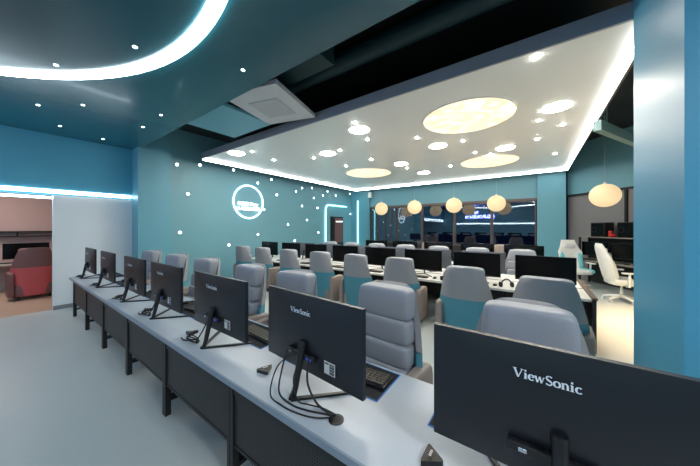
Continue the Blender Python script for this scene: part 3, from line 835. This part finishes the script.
for k, (x, l) in enumerate([(-.36, 'second chair from the right'), (-1.33, 'third chair from the right')]):
    c = hs if k == 0 else copy_tree(hs)
    c.location = (x, 4.80, .7003); c.rotation_euler = (0, 0, .5+k); c['label'] = 'black headset lying on the second row desk right of its ' + l

# ------------------------------------------------------------------ right bay: shelf desk, cases, screens and white swivel chairs
def bay(s, n, z=0): v = W0 + D*s - Nn*n; return (v.x, v.y, z)
ang = math.atan2(D.y, D.x)
t = thing('shelf_desk', 'black framed desk with an eye-level shelf against the grey slanting wall', 'desk', bay(-1.55, .08), ang)
bm = bmesh.new()
for xx in (0, 1.75, 3.4):
    obj('upright', bx(xx, xx+.04, -.34, -.30, 0, 1.36), 'steel', t); obj('leg', bx(xx, xx+.04, -.66, -.62, 0, .70), 'steel', t)
    obj('bracket', bx(xx, xx+.04, -.66, 0, .66, .70), 'steel', t); obj('upright', bx(xx, xx+.04, -.05, -.01, 0, 1.36), 'steel', t)
obj('desktop', bx(-.02, 3.46, -.70, 0, .70, .73), 'shelf_dark', t)
obj('top_shelf', bx(-.02, 3.46, -.38, 0, 1.36, 1.385), 'shelf_dark', t)
obj('back_board', bx(0, 3.44, -.02, -.01, .05, .68), 'dark_wall', t)
obj('back_board', bx(0, 3.44, -.012, -.004, .75, 1.35), 'dark_wall', t)
def pc_case(s, lab):
    t = thing('computer_case', lab, 'computer', bay(s, .27, 1.385), ang, 'computer cases on the high shelf')
    obj('case_body', bx(-.19, .19, -.16, .12, 0, .40, bev=.012), 'black', t)
    fr = obj('front_panel', bx(-.17, .17, -.172, -.16, .02, .38, bev=.004), 'screen', t)
    obj('case_fan', annulus(bmesh.new(), (0, 0), .06, .07, 0, .004, 24), 'steel', fr, loc=(-.08, -.172, .2), rot=(PI/2, 0, 0))
    return t
pc_case(-.98, 'black computer case left on the high shelf of the right bay'); pc_case(-.28, 'black computer case right on the high shelf, by the foreground column')
t = thing('toy_figure', 'small red object on the high shelf between the black cases', 'ornament', bay(-.68, .33, 1.385))
obj('body', sell(bmesh.new(), (0, 0, .05), (.075, .06, .05), .6, .6), 'redplastic', t, smooth=True)
obj('head', sell(bmesh.new(), (-.03, 0, .13), (.045, .042, .045), .8, .8), 'redplastic', t, smooth=True)
for k, (s, l) in enumerate([(-1.15, 'left'), (-.30, 'right')]):
    c = copy_tree(b0); c.location = bay(s, .32, .73); c.rotation_euler = (0, 0, ang+PI); c['label'] = 'black monitor under the high shelf of the right bay, ' + l + ' one'; c['group'] = 'monitors of the right bay'
    c = copy_tree(kb2); c.location = bay(s, .60, .7303); c.rotation_euler = (0, 0, ang); c['label'] = 'keyboard on the right bay desk under the ' + l + ' monitor'; c['group'] = 'keyboards of the right bay'
t = thing('paper_holder', 'small white paper holder standing on the right bay desk', 'holder', bay(-.75, .35, .73), ang)
obj('holder_body', bx(-.05, .05, -.04, .04, 0, .18, bev=.006), 'white', t); obj('papers', bx(-.035, .035, -.03, .03, .18, .23), 'shelf', t)

def swivel(lab, loc, rz, main='white', accent='white'):
    t = thing('swivel_chair', lab, 'chair', loc, rz, 'white swivel gaming chairs')       # faces +y
    tab = [(.42, .25), (.55, .26), (.75, .27), (.95, .30), (1.05, .24), (1.15, .20), (1.27, .17)]
    def bend(v): return Vector((v.x, v.y-.22*(v.z-.45)-.0, v.z))
    bm = bmesh.new(); nu, nv = 18, 16; R_ = []
    for j in range(nv+1):
        z = .42+.87*j/nv; h = lerp_tab(tab, z); row = []
        tk = .05*(1-(2*j/nv-1)**8)+.006
        for i in range(nu):
            a = 2*PI*i/nu; x = h*math.copysign(abs(math.cos(a))**.6, math.cos(a)); y = tk*math.copysign(abs(math.sin(a))**.7, math.sin(a))+.22*x*x/.09*.3
            row.append(bm.verts.new(bend(Vector((x, y-.22, z)))))
        R_.append(row)
    for A, B in zip(R_, R_[1:]):
        for i in range(nu): bm.faces.new((A[i], A[(i+1) % nu], B[(i+1) % nu], B[i]))
    bm.faces.new(R_[0][::-1]); bm.faces.new(R_[-1])
    bk = obj('backrest', bm, main, t, smooth=True)
    obj('neck_pillow', sell(bmesh.new(), (0, -.315, 1.12), (.14, .05, .07), .5, .5), 'acwhite', t, smooth=True)
    for sg in (-1, 1): obj('bolster', sell(bmesh.new(), (sg*.215, -.19, .72), (.05, .06, .22), .6, .6, fn=lambda v: Vector((v.x, v.y-.22*(v.z-.62), v.z))), accent, t, smooth=True)
    obj('seat', sell(bmesh.new(), (0, .02, .44), (.27, .26, .06), .4, .35), main, t, smooth=True)
    for sg in (-1, 1):
        obj('seat_bolster', sell(bmesh.new(), (sg*.25, .03, .475), (.05, .24, .05), .5, .4), accent, t, smooth=True)
        ar = obj('armrest', bx(sg*.33-.045, sg*.33+.045, -.12, .16, .66, .69, bev=.012), 'white', t)
        bm = bmesh.new(); tube(bm, [(sg*.22, 0, .38), (sg*.33, 0, .39), (sg*.335, 0, .66)], .022, 8); obj('arm_post', bm, 'white', ar, smooth=True)
    obj('gas_lift', lathe(bmesh.new(), [(.028, .10), (.028, .26), (.02, .26), (.02, .37), (.10, .37), (.10, .39)], 14), 'white', t, smooth=True)
    for k in range(5):
        a = 2*PI*k/5+.3; dx, dy = math.cos(a), math.sin(a)
        bm = tube(bmesh.new(), [(.02*dx, .02*dy, .13), (.18*dx, .18*dy, .105), (.31*dx, .31*dy, .075)], [.032, .027, .02], 8)
        ft = obj('base_spoke', bm, 'white', t, smooth=True)
        bm = bmesh.new()
        for o2 in (-.018, .018):
            q = Vector((.31*dx-dy*o2, .31*dy+dx*o2, .028))
            tube(bm, [q-Vector((-dy, dx, 0))*.01, q+Vector((-dy, dx, 0))*.01], .028, 12)
        obj('caster', bm, 'acwhite', ft, smooth=True)
    return t
swivel('white swivel gaming chair seen from the side, facing right at the bay desk', (1.58, 8.15, 0), math.radians(-80))
swivel('white and aqua swivel gaming chair facing us beside the teal back column', (.94, 9.35, 0), PI+.4, 'white', 'aqua')

# ------------------------------------------------------------------ side room at left
rd = sofa_chair('red and maroon armchair seen from behind in the side room', None, 'red', 'maroon', 'brownl', 'maroon')
rd.location = (-9.62, .58, 0); rd.rotation_euler = (0, 0, PI/2+.05)
t = thing('side_desk', 'pale desk along the rosy wall of the side room', 'desk', (-11.3, -2.5, 0))
obj('tabletop', bx(0, .75, 0, 4.3, .70, .74), 'shelf', t)
for yy in (.02, 1.4, 2.8, 4.22):
    obj('desk_support', bx(.05, .70, yy, yy+.04, 0, .70), 'shelf', t)
c = copy_tree(b0); c.location = (-10.85, .55, .74); c.rotation_euler = (0, 0, -PI/2); c['label'] = 'black monitor on the desk of the side room beyond the red chair'; c['group'] = 'side room monitors'
t = thing('wall_shelf', 'dark rail shelf on the rosy wall above the side room monitor', 'shelf', (-11.36, -3.0, 1.40))
obj('shelf_board', bx(0, .22, 0, 4.7, .12, .15), 'black', t); obj('shelf_front', bx(.02, .2, 0, 4.7, 0, .02), 'steel', t)
for yy in (0.3, 2.0, 3.4, 4.5): obj('shelf_divider', bx(.02, .2, yy, yy+.02, .02, .12), 'steel', t)
c = copy_tree(kb2); c.location = (-10.75, .3, .7403); c.rotation_euler = (0, 0, PI/2); c['label'] = 'keyboard on the side room desk'; c['group'] = 'side room keyboards'

# ------------------------------------------------------------------ side room lamp and two added fill lights
def area(name, loc, size, energy, col, rot=(0, 0, 0), sy=None, spread=180):
    l = bpy.data.lights.new(name, 'AREA'); l.energy = energy; l.color = col; l.size = size; l.spread = math.radians(spread)
    if sy: l.shape = 'RECTANGLE'; l.size_y = sy
    o = bpy.data.objects.new(name, l); C.objects.link(o); o.location = loc; o.rotation_euler = rot
    return o
area('ceiling_lamp_side_room', (-9.7, -.2, 2.88), 1.2, 36, (1.0, .84, .76))
area('warm_fill_right_bay', (2.5, 6.0, 3.4), .8, 110, (1.0, .64, .32), spread=75)  # added fill hidden behind the column, warms the right bay floor
area('fill_light_column', (2.4, .2, 3.46), .6, 95, (.95, .98, 1.0))  # unseen light added to brighten the front face of the near column
